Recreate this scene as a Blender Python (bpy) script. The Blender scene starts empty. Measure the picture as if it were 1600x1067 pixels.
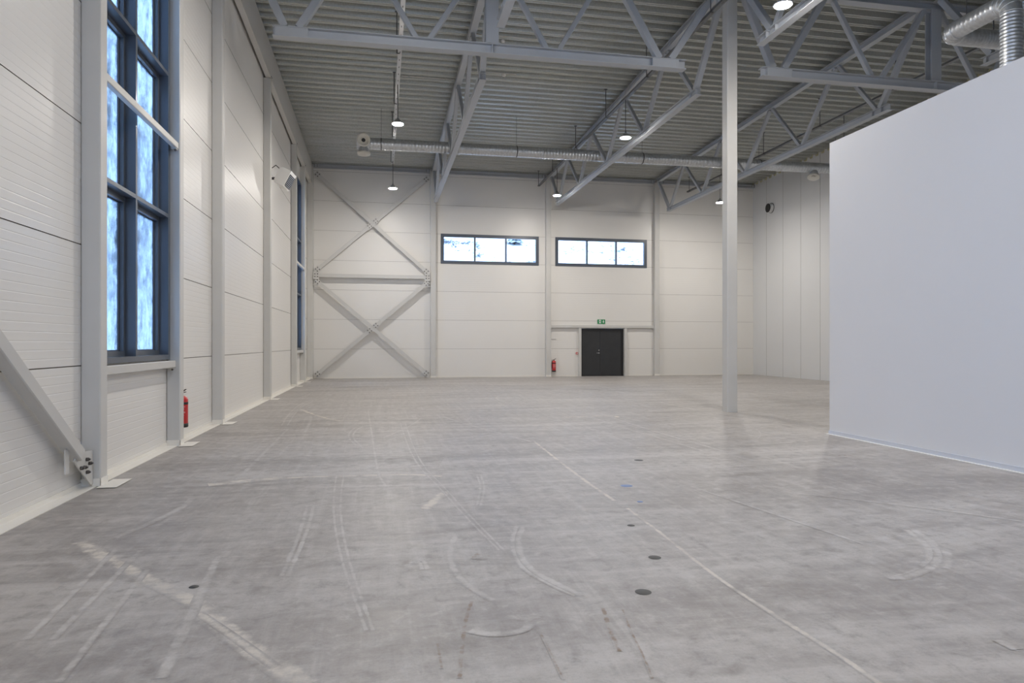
import bpy, math, random
from mathutils import Vector, Matrix
random.seed(7)
D = bpy.data
C = bpy.context.scene.collection
V = Vector

# ------------------------------------------------------------------ dimensions
XL, XR = -3.085, 17.65          # side wall faces
YN, YF = -3.0, 30.0             # wall behind the camera, far wall
CI = -2.895                     # inner face of the wall columns
CS = 0.19                       # wall column size
XP, YP, ZP = 7.30, 10.05, 4.82  # inner room (partition)
YG = 13.77                      # girder / free-standing column line
T1, T2, T3 = 2.27, 7.54, 12.66  # truss lines
def deck_z(y): return 9.17 + 0.026 * (30.0 - y)

# ------------------------------------------------------------------ materials
def mat(name, col, rough=0.5, metal=0.0, spec=0.5, nodes=None, coat=0.0):
    m = D.materials.new(name); m.use_nodes = True
    b = m.node_tree.nodes['Principled BSDF']
    b.inputs['Base Color'].default_value = (*col, 1)
    b.inputs['Roughness'].default_value = rough
    b.inputs['Metallic'].default_value = metal
    b.inputs['Specular IOR Level'].default_value = spec
    if coat:
        b.inputs['Coat Weight'].default_value = coat
        b.inputs['Coat Roughness'].default_value = 0.15
    if nodes: nodes(m.node_tree, b)
    return m

class N:
    """small node-building helper"""
    def __init__(s, nt): s.nt = nt
    def new(s, t, **k):
        n = s.nt.nodes.new(t)
        for a, v in k.items(): setattr(n, a, v)
        return n
    def link(s, a, b): s.nt.links.new(a, b)
    def pos(s, scale=(1, 1, 1), loc=(0, 0, 0)):
        g = s.new('ShaderNodeNewGeometry'); m = s.new('ShaderNodeMapping')
        m.inputs['Scale'].default_value = scale; m.inputs['Location'].default_value = loc
        s.link(g.outputs['Position'], m.inputs['Vector']); return m.outputs[0]
    def noise(s, vec, scale, detail=4, rough=0.55, dist=0.0):
        n = s.new('ShaderNodeTexNoise'); n.inputs['Scale'].default_value = scale
        n.inputs['Detail'].default_value = detail; n.inputs['Roughness'].default_value = rough
        n.inputs['Distortion'].default_value = dist
        s.link(vec, n.inputs['Vector']); return n.outputs['Fac']
    def ramp(s, fac, stops, interp='LINEAR'):
        r = s.new('ShaderNodeValToRGB'); e = r.color_ramp; e.interpolation = interp
        while len(e.elements) < len(stops): e.elements.new(0.5)
        for i, (p, c) in enumerate(stops):
            e.elements[i].position = p
            e.elements[i].color = (*c, 1) if not isinstance(c, (int, float)) else (c, c, c, 1)
        s.link(fac, r.inputs[0]); return r.outputs[0]
    def mix(s, fac, a, b, mode='MIX'):
        m = s.new('ShaderNodeMix', data_type='RGBA', blend_type=mode)
        for sock, v in ((m.inputs[0], fac), (m.inputs[6], a), (m.inputs[7], b)):
            if isinstance(v, (int, float)): sock.default_value = v
            elif isinstance(v, tuple): sock.default_value = (*v, 1)
            else: s.link(v, sock)
        return m.outputs[2]
    def math(s, op, a, b=None, clamp=False):
        m = s.new('ShaderNodeMath', operation=op, use_clamp=clamp)
        for i, v in enumerate((a, b)):
            if v is None: continue
            if isinstance(v, (int, float)): m.inputs[i].default_value = v
            else: s.link(v, m.inputs[i])
        return m.outputs[0]
    def bump(s, h, b, strength=0.2, dist=0.01):
        n = s.new('ShaderNodeBump'); n.inputs['Strength'].default_value = strength
        n.inputs['Distance'].default_value = dist
        s.link(h, n.inputs['Height']); s.link(n.outputs[0], b.inputs['Normal'])

def soft(scale, amt, colscale=(1, 1, 1), rv=0.08):
    """slight unevenness of a painted surface"""
    def f(nt, b):
        n = N(nt); c = tuple(b.inputs['Base Color'].default_value)[:3]
        f1 = n.noise(n.pos(colscale), scale, 5)
        lo = tuple(x * (1 - amt) for x in c); hi = tuple(min(1, x * (1 + amt)) for x in c)
        n.link(n.ramp(f1, [(0.3, lo), (0.7, hi)]), b.inputs['Base Color'])
        r = b.inputs['Roughness'].default_value
        n.link(n.ramp(f1, [(0.3, r - rv), (0.7, r + rv)]), b.inputs['Roughness'])
    return f

def deck_nodes(nt, b):
    n = N(nt)
    a = n.noise(n.pos((0.35, 2.2, 2.2)), 1.0, 4)
    s = n.noise(n.pos((1, 1, 1)), 26, 3)
    c1 = n.ramp(a, [(0.32, (0.385, 0.395, 0.355)), (0.68, (0.51, 0.52, 0.485))])
    c2 = n.mix(0.25, c1, n.ramp(s, [(0.35, (0.34, 0.35, 0.33)), (0.65, (0.62, 0.63, 0.62))]))
    n.link(c2, b.inputs['Base Color'])
    n.link(n.ramp(a, [(0.3, 0.34), (0.7, 0.5)]), b.inputs['Roughness'])

def galv_nodes(nt, b):
    n = N(nt)
    s = n.noise(n.pos((1, 1, 1)), 18, 3)
    n.link(n.ramp(s, [(0.3, (0.50, 0.52, 0.54)), (0.7, (0.66, 0.68, 0.70))]), b.inputs['Base Color'])

def floor_nodes(nt, b, mark=None):
    n = N(nt)
    big = n.noise(n.pos((1, 1, 1)), 0.22, 6, 0.6, 0.6)
    mid = n.noise(n.pos((1, 1, 1), (3, 7, 0)), 1.1, 7, 0.68, 0.5)
    fine = n.noise(n.pos((1, 1, 1), (9, 2, 0)), 7.0, 8, 0.72, 0.3)
    grain = n.noise(n.pos((1, 1, 1)), 60.0, 4, 0.7)
    strk = n.noise(n.pos((6.0, 0.30, 1), (0.4, 0, 0)), 1.6, 7, 0.7, 0.5)
    strx = n.noise(n.pos((0.35, 3.2, 1), (2.4, 1, 0)), 1.5, 7, 0.7, 0.8)
    base = n.ramp(mid, [(0.30, (0.262, 0.240, 0.226)), (0.5, (0.345, 0.322, 0.307)), (0.70, (0.412, 0.392, 0.378))])
    base = n.mix(n.ramp(big, [(0.36, 0.0), (0.66, 0.5)]), base, (0.405, 0.382, 0.365))
    base = n.mix(n.ramp(strk, [(0.50, 0.0), (0.70, 0.5)]), base, (0.49, 0.468, 0.452))
    base = n.mix(n.ramp(strk, [(0.30, 0.35), (0.46, 0.0)]), base, (0.25, 0.232, 0.222))
    base = n.mix(n.ramp(strx, [(0.52, 0.0), (0.70, 0.55)]), base, (0.51, 0.485, 0.468))
    base = n.mix(n.ramp(strx, [(0.28, 0.5), (0.46, 0.0)]), base, (0.235, 0.218, 0.208))
    far = n.noise(n.pos((0.16, 0.75, 1), (1.4, 8, 0)), 1.0, 7, 0.68, 1.6)
    base = n.mix(n.ramp(far, [(0.52, 0.0), (0.66, 0.6)]), base, (0.52, 0.495, 0.475))
    base = n.mix(n.ramp(far, [(0.34, 0.6), (0.48, 0.0)]), base, (0.225, 0.207, 0.197))
    spot = n.noise(n.pos((1, 1.5, 1), (7, 3, 0)), 2.3, 3, 0.5, 0.8)
    base = n.mix(n.ramp(spot, [(0.22, 0.6), (0.34, 0.0)]), base, (0.20, 0.178, 0.160))
    base = n.mix(n.ramp(fine, [(0.32, 0.65), (0.49, 0.0)]), base, (0.215, 0.198, 0.187))
    base = n.mix(n.ramp(fine, [(0.53, 0.0), (0.70, 0.55)]), base, (0.54, 0.515, 0.498))
    base = n.mix(n.ramp(grain, [(0.3, 0.22), (0.5, 0.0)]), base, (0.17, 0.155, 0.147))
    rough = n.mix(n.ramp(strx, [(0.4, 0.0), (0.7, 0.5)]), n.ramp(mid, [(0.3, 0.34), (0.7, 0.56)]), (0.60, 0.60, 0.60))
    if mark:
        col, strength, nscale, lo, hi = mark
        uv = n.new('ShaderNodeUVMap'); sp = n.new('ShaderNodeSeparateXYZ'); n.link(uv.outputs[0], sp.inputs[0])
        e = n.math('MULTIPLY', n.math('ABSOLUTE', n.math('SUBTRACT', sp.outputs[1], 0.5)), 2.0)
        edge = n.math('SUBTRACT', 1.0, n.math('POWER', e, 1.8), True)
        nz = n.noise(n.pos((1, 1, 1)), nscale, 6, 0.7); nz2 = n.noise(n.pos((1, 1, 1), (5, 5, 0)), nscale * 0.2, 3, 0.6)
        a = n.ramp(n.math('ADD', n.math('MULTIPLY', nz, 0.6), n.math('MULTIPLY', nz2, 0.4)), [(lo, 0.0), (hi, strength)])
        k = n.math('MULTIPLY', n.ramp(n.math('MULTIPLY', n.math('ADD', n.math('MULTIPLY', edge, 0.5), n.math('MULTIPLY', nz, 1.2)), 0.8), [(0.62, 0.0), (0.86, 1.0)]), a)
        base = n.mix(k, base, col); rough = n.mix(k, rough, (0.75, 0.75, 0.75))
    n.link(base, b.inputs['Base Color']); n.link(rough, b.inputs['Roughness'])
    n.bump(n.math('ADD', fine, n.math('MULTIPLY', grain, 0.4)), b, 0.10, 0.004)

def mark_mat(name, col, strength, nscale, lo, hi):
    """concrete that carries a dusty, rusty or oily streak of its own, broken up by noise and soft at its edges"""
    return mat(name, (0.35, 0.33, 0.31), 0.5, nodes=lambda nt, b: floor_nodes(nt, b, (col, strength, nscale, lo, hi)))

def glass_nodes(fog_lo, fog_hi, tint):
    m = D.materials.new('window_glass'); m.use_nodes = True
    nt = m.node_tree; nt.nodes.remove(nt.nodes['Principled BSDF']); n = N(nt)
    out = nt.nodes['Material Output']
    tr = n.new('ShaderNodeBsdfTransparent'); tr.inputs[0].default_value = (*tint, 1)
    gl = n.new('ShaderNodeBsdfGlossy'); gl.inputs['Roughness'].default_value = 0.02
    lw = n.new('ShaderNodeFresnel'); lw.inputs['IOR'].default_value = 1.45
    refl = n.math('SUBTRACT', 1.0, n.math('POWER', n.math('SUBTRACT', 1.0, lw.outputs[0]), 2.0)) if fog_hi else lw.outputs[0]   # triple glazing
    m1 = n.new('ShaderNodeMixShader'); n.link(refl, m1.inputs[0]); n.link(tr.outputs[0], m1.inputs[1]); n.link(gl.outputs[0], m1.inputs[2])
    if fog_hi is None:
        n.link(m1.outputs[0], out.inputs[0]); return m
    tl = n.new('ShaderNodeBsdfTranslucent'); tl.inputs[0].default_value = (0.86, 0.92, 0.97, 1)
    nz = n.noise(n.pos((1, 1.0, 0.55)), 9.0, 9, 0.72, 0.3)
    nz2 = n.noise(n.pos((1, 1.6, 0.35), (3, 1, 4)), 1.1, 4, 0.6)
    fog = n.ramp(n.math('ADD', n.math('MULTIPLY', nz, 0.6), n.math('MULTIPLY', nz2, 0.4)), [(fog_lo, 0.04), (fog_hi, 0.50)])
    m2 = n.new('ShaderNodeMixShader'); n.link(fog, m2.inputs[0]); n.link(m1.outputs[0], m2.inputs[1]); n.link(tl.outputs[0], m2.inputs[2])
    n.link(m2.outputs[0], out.inputs[0]); return m

def snow_nodes(nt, b):
    n = N(nt)
    a = n.noise(n.pos((1, 1, 2.2)), 0.33, 8, 0.68, 0.5)
    c = n.noise(n.pos((1, 1, 1), (5, 5, 5)), 3.2, 6, 0.7, 0.3)
    f = n.math('ADD', n.math('MULTIPLY', a, 0.5), n.math('MULTIPLY', c, 0.5))
    n.link(n.ramp(f, [(0.38, (0.03, 0.032, 0.04)), (0.43, (0.14, 0.15, 0.18)), (0.472, (0.80, 0.81, 0.83))]), b.inputs['Base Color'])

def spruce_nodes(nt, b):
    n = N(nt)
    a = n.noise(n.pos(), 3.0, 5, 0.65)
    n.link(n.ramp(a, [(0.42, (0.035, 0.05, 0.045)), (0.60, (0.62, 0.66, 0.70))]), b.inputs['Base Color'])

M = {}
M['panel'] = mat('wall_panel_white', (0.77, 0.752, 0.718), 0.36, nodes=soft(0.6, 0.015, rv=0.04))
M['panel_grey'] = mat('wall_panel_grey', (0.66, 0.665, 0.665), 0.42, nodes=soft(0.6, 0.015, rv=0.04))
M['joint'] = mat('panel_joint', (0.24, 0.215, 0.19), 0.8)
M['partition'] = mat('partition_paint', (0.79, 0.785, 0.79), 0.55, nodes=soft(0.5, 0.012, rv=0.04))
M['skirt'] = mat('skirting_paint', (0.62, 0.64, 0.69), 0.4)
M['flash'] = mat('flashing_paint', (0.80, 0.775, 0.72), 0.4)
M['steel'] = mat('steel_paint', (0.60, 0.59, 0.565), 0.45, nodes=soft(2.0, 0.03))
M['truss'] = mat('truss_paint', (0.465, 0.485, 0.51), 0.62, spec=0.3, nodes=soft(2.0, 0.04))
M['deck'] = mat('galvanised_deck', (0.5, 0.5, 0.5), 0.42, metal=0.55, nodes=deck_nodes)
M['galv'] = mat('galvanised_duct', (0.6, 0.6, 0.6), 0.36, metal=0.8, nodes=galv_nodes)
M['tray'] = mat('tray_metal', (0.50, 0.51, 0.52), 0.4, metal=0.6)
M['traydark'] = mat('tray_metal_dark', (0.17, 0.175, 0.18), 0.45, metal=0.4)
M['rod'] = mat('dark_rod', (0.10, 0.10, 0.105), 0.5, metal=0.3)
M['floor'] = mat('floor_concrete', (0.35, 0.33, 0.31), 0.5, nodes=floor_nodes)
M['dust'] = mark_mat('pale_filler', (0.62, 0.575, 0.515), 0.95, 7.0, 0.34, 0.56)
M['tyre'] = mark_mat('pale_tyre_scuff', (0.66, 0.64, 0.62), 0.52, 8.0, 0.36, 0.62)
M['rust'] = mark_mat('rust_stain', (0.23, 0.155, 0.10), 0.75, 12.0, 0.44, 0.60)
M['oil'] = mark_mat('dark_stain', (0.20, 0.19, 0.185), 0.5, 5.0, 0.42, 0.66)
M['plug'] = mat('plug_dark', (0.045, 0.045, 0.045), 0.5)
M['plugblue'] = mat('plug_blue', (0.14, 0.22, 0.42), 0.4)
M['frame'] = mat('anthracite_frame', (0.085, 0.10, 0.125), 0.30)
M['door'] = mat('door_anthracite', (0.030, 0.031, 0.034), 0.45, nodes=soft(3.0, 0.12))
M['doorframe'] = mat('door_frame_dark', (0.016, 0.016, 0.018), 0.45)
M['chrome'] = mat('handle_steel', (0.7, 0.7, 0.7), 0.25, metal=1.0)
M['glassfog'] = glass_nodes(0.40, 0.60, (0.80, 0.91, 1.0))
M['glass'] = glass_nodes(0, None, (0.97, 0.98, 1.0))
M['snow'] = mat('snow_rock', (0.9, 0.9, 0.9), 0.8, nodes=snow_nodes)
M['spruce'] = mat('spruce_needles', (0.05, 0.06, 0.05), 0.8, nodes=spruce_nodes)
M['bark'] = mat('bark', (0.07, 0.055, 0.045), 0.9)
M['red'] = mat('extinguisher_red', (0.55, 0.020, 0.022), 0.28, coat=0.3)
M['black'] = mat('black_plastic', (0.018, 0.018, 0.018), 0.45)
M['white'] = mat('white_plastic', (0.80, 0.79, 0.76), 0.4)
M['cream'] = mat('cream_nozzle', (0.66, 0.64, 0.58), 0.45)
M['bolt'] = mat('bolt_steel', (0.12, 0.11, 0.105), 0.45, metal=0.5)
M['green'] = mat('sign_green', (0.0, 0.25, 0.075), 0.4)
M['foam'] = mat('yellow_foam', (0.55, 0.52, 0.34), 0.9)
M['label'] = mat('label_print', (0.62, 0.30, 0.29), 0.5)
def emis(name, col, s):
    m = D.materials.new(name); m.use_nodes = True; nt = m.node_tree
    nt.nodes.remove(nt.nodes['Principled BSDF']); e = nt.nodes.new('ShaderNodeEmission')
    e.inputs[0].default_value = (*col, 1); e.inputs[1].default_value = s
    nt.links.new(e.outputs[0], nt.nodes['Material Output'].inputs[0]); return m
M['lens'] = emis('lamp_lens', (1.0, 0.945, 0.88), 640.0)

# ------------------------------------------------------------------ mesh builder
class MB:
    def __init__(s): s.v = []; s.f = []; s.uv = {}; s.mi = []; s.cur = 0; s.sm = []
    def add(s, vs, fs, smooth=False):
        k = len(s.v); s.v += [V(p) for p in vs]
        for f in fs: s.f.append(tuple(i + k for i in f)); s.mi.append(s.cur); s.sm.append(smooth)
        return s
    def box(s, x0, x1, y0, y1, z0, z1):
        vs = [(x, y, z) for x in (x0, x1) for y in (y0, y1) for z in (z0, z1)]
        return s.add(vs, [(0, 1, 3, 2), (4, 6, 7, 5), (0, 4, 5, 1), (2, 3, 7, 6), (0, 2, 6, 4), (1, 5, 7, 3)])
    def xform(s, k, mtx):
        for i in range(k, len(s.v)): s.v[i] = mtx @ s.v[i]
    def sweep(s, p0, p1, prof, up=(0, 0, 1), caps=True):
        """closed profile [(side, up)] swept straight from p0 to p1"""
        p0, p1 = V(p0), V(p1); d = (p1 - p0).normalized(); sd = d.cross(V(up)).normalized(); u = sd.cross(d)
        n = len(prof)
        vs = [p + sd * a + u * b for p in (p0, p1) for a, b in prof]
        fs = [(i, i + n, (i + 1) % n + n, (i + 1) % n) for i in range(n)]
        if caps: fs += [tuple(range(n)), tuple(range(2 * n - 1, n - 1, -1))]
        return s.add(vs, fs)
    def bar(s, p0, p1, w, h, up=(0, 0, 1), c=0.0):
        a, b = w / 2, h / 2
        if c:
            pr = [(-a + c, -b), (a - c, -b), (a, -b + c), (a, b - c), (a - c, b), (-a + c, b), (-a, b - c), (-a, -b + c)]
        else: pr = [(-a, -b), (a, -b), (a, b), (-a, b)]
        return s.sweep(p0, p1, pr, up)
    def ibeam(s, p0, p1, w, h, tf=0.014, tw=0.012, up=(0, 0, 1)):
        a, b, t = w / 2, h / 2, tw / 2
        pr = [(-a, -b), (a, -b), (a, -b + tf), (t, -b + tf), (t, b - tf), (a, b - tf), (a, b), (-a, b), (-a, b - tf), (-t, b - tf), (-t, -b + tf), (-a, -b + tf)]
        p0, p1 = V(p0), V(p1); d = (p1 - p0).normalized(); sd = d.cross(V(up)).normalized(); u = sd.cross(d)
        n = 12; vs = [p + sd * x + u * y for p in (p0, p1) for x, y in pr]
        fs = [(i, i + n, (i + 1) % n + n, (i + 1) % n) for i in range(n)]
        for o in (0, n):
            q = [(0, 1, 2, 11), (11, 2, 3, 10), (10, 3, 4, 9), (9, 4, 5, 8), (8, 5, 6, 7)]
            fs += [tuple(i + o for i in f) if o == 0 else tuple(i + o for i in reversed(f)) for f in q]
        return s.add(vs, fs)
    def tube(s, p0, p1, r, n=12, r1=None, caps=True, smooth=True):
        p0, p1 = V(p0), V(p1); d = (p1 - p0).normalized()
        up = V((0, 0, 1)) if abs(d.z) < 0.9 else V((1, 0, 0)); sd = d.cross(up).normalized(); u = sd.cross(d); r1 = r if r1 is None else r1
        vs = [p + (sd * math.cos(2 * math.pi * i / n) + u * math.sin(2 * math.pi * i / n)) * q for p, q in ((p0, r), (p1, r1)) for i in range(n)]
        s.add(vs, [(i, (i + 1) % n, (i + 1) % n + n, i + n) for i in range(n)], smooth)
        if caps:
            k = len(s.v) - 2 * n
            s.f += [tuple(k + i for i in range(n - 1, -1, -1)), tuple(k + n + i for i in range(n))]; s.mi += [s.cur] * 2; s.sm += [False] * 2
        return s
    def lathe(s, org, ax, prof, n=24, smooth=True):
        """prof [(radius, height)] around axis ax at org"""
        org = V(org); d = V(ax).normalized(); up = V((0, 0, 1)) if abs(d.z) < 0.9 else V((1, 0, 0)); sd = d.cross(up).normalized(); u = sd.cross(d)
        vs = []; fs = []
        for r, h in prof:
            for i in range(n):
                t = 2 * math.pi * i / n; vs.append(org + d * h + (sd * math.cos(t) + u * math.sin(t)) * max(r, 1e-4))
        for j in range(len(prof) - 1):
            for i in range(n): fs.append((j * n + i, j * n + (i + 1) % n, (j + 1) * n + (i + 1) % n, (j + 1) * n + i))
        return s.add(vs, fs, smooth)
    def path(s, pts, r, n=8):
        for a, b in zip(pts, pts[1:]): s.tube(a, b, r, n)
        return s
    def ribbon(s, pts, w, z):
        """flat strip on the floor following pts [(x, y)], uv = (length, 0..1 across)"""
        P = [V((p[0], p[1], z)) for p in pts]; L = 0; k0 = len(s.v); vs = []; us = []
        for i, p in enumerate(P):
            d = (P[min(i + 1, len(P) - 1)] - P[max(i - 1, 0)]).normalized(); q = V((-d.y, d.x, 0))
            if i: L += (p - P[i - 1]).length
            ww = w[i] if isinstance(w, (list, tuple)) else w
            vs += [p - q * ww / 2, p + q * ww / 2]; us += [(L, 0), (L, 1)]
        s.add(vs, [(2 * i, 2 * i + 2, 2 * i + 3, 2 * i + 1) for i in range(len(P) - 1)])
        for i, u in enumerate(us): s.uv[k0 + i] = u
        return s
    def build(s, name, mats, parent=None):
        me = D.meshes.new(name)
        off = V((0, 0, 0)); q = parent
        while q is not None: off += q.location; q = q.parent
        me.from_pydata([tuple(p - off) for p in s.v], [], s.f)
        for m in (mats if isinstance(mats, (list, tuple)) else [mats]): me.materials.append(m)
        for p, i, sm in zip(me.polygons, s.mi, s.sm): p.material_index = i; p.use_smooth = sm
        if s.uv:
            ul = me.uv_layers.new(name='UVMap')
            for l in me.loops: ul.data[l.index].uv = s.uv.get(l.vertex_index, (0, 0))
        me.update()
        o = D.objects.new(name, me); C.objects.link(o)
        if parent is not None: o.parent = parent
        return o

def tag(o, label, cat, group=None, kind=None):
    if label: o['label'] = label
    if cat: o['category'] = cat
    if group: o['group'] = group
    if kind: o['kind'] = kind
    return o
def thing(name, loc, label, cat, group=None):
    o = D.objects.new(name, None); C.objects.link(o); o.location = loc; o.empty_display_size = 0.1
    return tag(o, label, cat, group, 'thing')
def structure(o, label=None, cat=None):
    return tag(o, label, cat, None, 'structure')
def copy_tree(o, parent=None):
    c = o.copy(); C.objects.link(c); c.parent = parent
    for ch in list(o.children): copy_tree(ch, c)
    return c

# ------------------------------------------------------------------ camera
F = 1060.0; A = math.atan(204.3 / F)
cam = D.objects.new('camera', D.cameras.new('camera')); C.objects.link(cam)
cam.location = (0, 0, 1.5); cam.rotation_euler = (math.radians(90), 0, -A)
cam.data.sensor_width = 36; cam.data.lens = F / 1600 * 36; cam.data.shift_y = 3.2 / 1600
cam.data.clip_end = 400
bpy.context.scene.camera = cam
def floor_pt(px, py):
    """point of the floor seen at a photo pixel (used only to read the floor's stains off the photo)"""
    r = (px - 800) / F; z = (536.7 - py) / F
    dx, dy = math.sin(A) + r * math.cos(A), math.cos(A) - r * math.sin(A); t = -1.5 / z
    return (dx * t, dy * t)

# ------------------------------------------------------------------ setting: floor
fl = MB()
fl.box(XL - 0.3, XR + 0.3, YN - 0.3, YF + 0.3, -0.2, 0.0)
LV = [0]
def marks(mi, polys, w, z):
    fl.cur = mi
    for pl in polys:
        ww = w
        if isinstance(pl, tuple): pl, ww = pl
        P = [floor_pt(*p) for p in pl]; ww = ww * 1.5
        # smooth the polyline
        for _ in range(2):
            Q = [P[0]]
            for a, b in zip(P, P[1:]): Q += [(a[0] * .75 + b[0] * .25, a[1] * .75 + b[1] * .25), (a[0] * .25 + b[0] * .75, a[1] * .25 + b[1] * .75)]
            P = Q + [P[-1]]
        LV[0] += 1; fl.ribbon(P, ww, 0.0007 + 0.000016 * LV[0])
# filled saw cut and patched joints
marks(4, [([(598, 722), (690, 722)], 0.5), ([(1115, 990), (1150, 992)], 0.10), ([(910, 608), (1010, 612)], 0.5),
          ([(1390, 752), (1430, 760)], 0.12), ([(900, 1010), (903, 1035)], 0.05)], 0.2, 0.0)
marks(1, [([(126, 847), (165, 872), (205, 892)], 0.11), ([(170, 874), (230, 905), (285, 930), (322, 952)], 0.09),
          ([(303, 946), (350, 980), (400, 1018), (440, 1045), (480, 1070)], 0.10),
          ([(310, 958), (372, 1000), (430, 1042)], 0.04),
          ([(835, 690), (905, 745), (960, 782)], 0.04),
          ([(980, 794), (1040, 838), (1110, 895), (1200, 955), (1310, 1022), (1385, 1075)], 0.03),
          ([(325, 757), (400, 750), (440, 747)], 0.16), ([(400, 750), (480, 745), (560, 743), (640, 741), (690, 744)], 0.06),
          ([(470, 640), (520, 658), (560, 657)], 0.08), ([(884, 652), (960, 649), (966, 652)], 0.10),
          ([(665, 795), (690, 772), (700, 768)], 0.09)], 0.05, 0.0028)
# tyre scuffs
def arc(pts, n=1, dx=9, w=0.022):
    return [([(x + dx * i, y) for x, y in pts], w) for i in range(n)]
tyre = []
tyre += arc([(526, 742), (521, 775), (522, 820), (535, 880), (552, 930), (572, 985)], 2, 11, 0.02)
tyre += arc([(575, 640), (583, 690), (590, 740), (603, 760)], 1, 0, 0.03)
tyre += arc([(625, 660), (645, 720), (690, 765), (720, 800), (780, 860)], 2, 8, 0.02)
tyre += arc([(808, 822), (800, 845), (806, 872), (825, 893), (860, 912), (900, 930)], 2, 9, 0.045)
tyre += arc([(712, 835), (702, 860), (706, 885), (725, 912), (770, 938)], 1, 0, 0.04)
tyre += arc([(745, 742), (752, 760), (745, 790)], 2, 6, 0.025)
tyre += arc([(1415, 828), (1445, 848), (1456, 868), (1446, 885), (1410, 900), (1390, 904)], 2, 14, 0.05)
tyre += arc([(1475, 855), (1484, 872), (1478, 888)], 1, 0, 0.05)
tyre += arc([(440, 665), (452, 645), (470, 630), (520, 612)], 2, 9, 0.03)
tyre += arc([(380, 740), (420, 700), (450, 670)], 1, 0, 0.05)
tyre += arc([(180, 840), (240, 815), (290, 790), (300, 778)], 1, 0, 0.06)
tyre += arc([(480, 790), (470, 830), (440, 900)], 2, 10, 0.03)
tyre += arc([(40, 1000), (120, 920), (180, 860)], 2, 40, 0.035)
tyre += arc([(90, 1067), (150, 990), (230, 890)], 1, 0, 0.035)
tyre += arc([(250, 1060), (300, 960), (340, 870)], 1, 0, 0.05)
tyre += arc([(690, 650), (725, 662), (830, 690)], 1, 0, 0.05)
tyre += arc([(920, 650), (985, 672), (1050, 690), (1100, 705)], 2, 30, 0.05)
tyre += arc([(1030, 628), (1085, 640), (1130, 652), (1190, 655)], 1, 0, 0.07)
tyre += arc([(960, 612), (1010, 618), (1060, 612), (1120, 622)], 1, 0, 0.10)
tyre += arc([(1180, 612), (1240, 620), (1290, 617)], 2, 0, 0.12)
tyre += arc([(500, 606), (560, 602), (640, 600), (720, 603)], 1, 0, 0.20)
tyre += arc([(680, 614), (760, 606), (840, 612), (900, 606)], 1, 0, 0.16)
tyre += arc([(735, 985), (770, 992), (815, 986), (828, 975)], 1, 0, 0.05)
tyre += arc([(640, 880), (655, 875), (660, 890)], 2, 8, 0.03)
tyre += arc([(1080, 760), (1200, 800), (1350, 850)], 1, 0, 0.03)
tyre += arc([(1240, 770), (1420, 790), (1600, 815)], 1, 0, 0.04)
tyre += arc([(1560, 1000), (1590, 1015)], 1, 0, 0.05)
tyre += arc([(560, 700), (540, 680), (560, 664), (600, 668)], 2, 7, 0.03)
for i in range(26):
    x = random.uniform(-2.2, 15.5); y = random.uniform(9, 28); a = random.uniform(-0.5, 0.5) + (1.57 if random.random() < 0.45 else 0); L = random.uniform(1.2, 4.5); cv = random.uniform(-0.25, 0.25)
    pl = []
    for j in range(9):
        t = j / 8 - 0.5; aa = a + cv * t * 2
        pl.append((x + L * t * math.cos(aa), y + L * t * math.sin(aa)))
    pl = [p for p in pl if XL + 0.3 < p[0] < XR - 0.3 and p[1] < 29.5 and not (p[0] > XP - 0.2 and p[1] < YP + 0.2)]
    if len(pl) > 3:
        fl.cur = 2; fl.ribbon(pl, random.choice((0.03, 0.05, 0.09)), 0.0002 + 0.000014 * i)
marks(2, tyre, 0.03, 0.0006)
marks(3, [([(737, 940), (728, 965), (722, 1010), (718, 1060)], 0.02), ([(942, 950), (950, 975), (960, 1000), (968, 1018)], 0.022),
          ([(973, 953), (985, 985), (1003, 1020), (1020, 1060)], 0.012), ([(845, 990), (865, 1030), (880, 1062)], 0.012),
          ([(684, 1005), (690, 1045)], 0.014), ([(1300, 712), (1325, 711), (1330, 712)], 0.05), ([(740, 868), (765, 870)], 0.10)], 0.02, 0.0010)
floor = structure(fl.build('floor', [M['floor'], M['dust'], M['tyre'], M['rust'], M['oil']]), 'scuffed grey concrete floor with pale tyre arcs', 'floor')
# cast-in floor plugs
PL = [((1023, 871), 0.045, 'plug', 'dark round floor plug, nearer of the pair beside the floor joint'), ((1005, 925), 0.05, 'plug', 'dark oval floor plug closest to the rust streaks'),
      ((979, 759), 0.065, 'plugblue', 'blue round floor plug, larger of the two blue ones'), ((986, 821), 0.032, 'plug', 'small dark floor plug between blue plugs and joint'),
      ((998, 719), 0.06, 'plug', 'dark flat floor plug furthest into the hall'), ((1000, 784), 0.03, 'plugblue', 'small blue floor plug just in front of the larger blue one'),
      ((303, 917), 0.03, 'plug', 'small dark floor plug right beside the pale filled crack')]
for (px, r, m, lb) in PL:
    x, y = floor_pt(*px); b = MB(); b.lathe((x, y, 0.0012), (0, 0, 1), [(0.0, 0.003), (r * 0.8, 0.003), (r, 0.0)], 18); tag(b.build('floor_plug', M[m]), lb, 'floor plug', None, 'thing')

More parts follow.
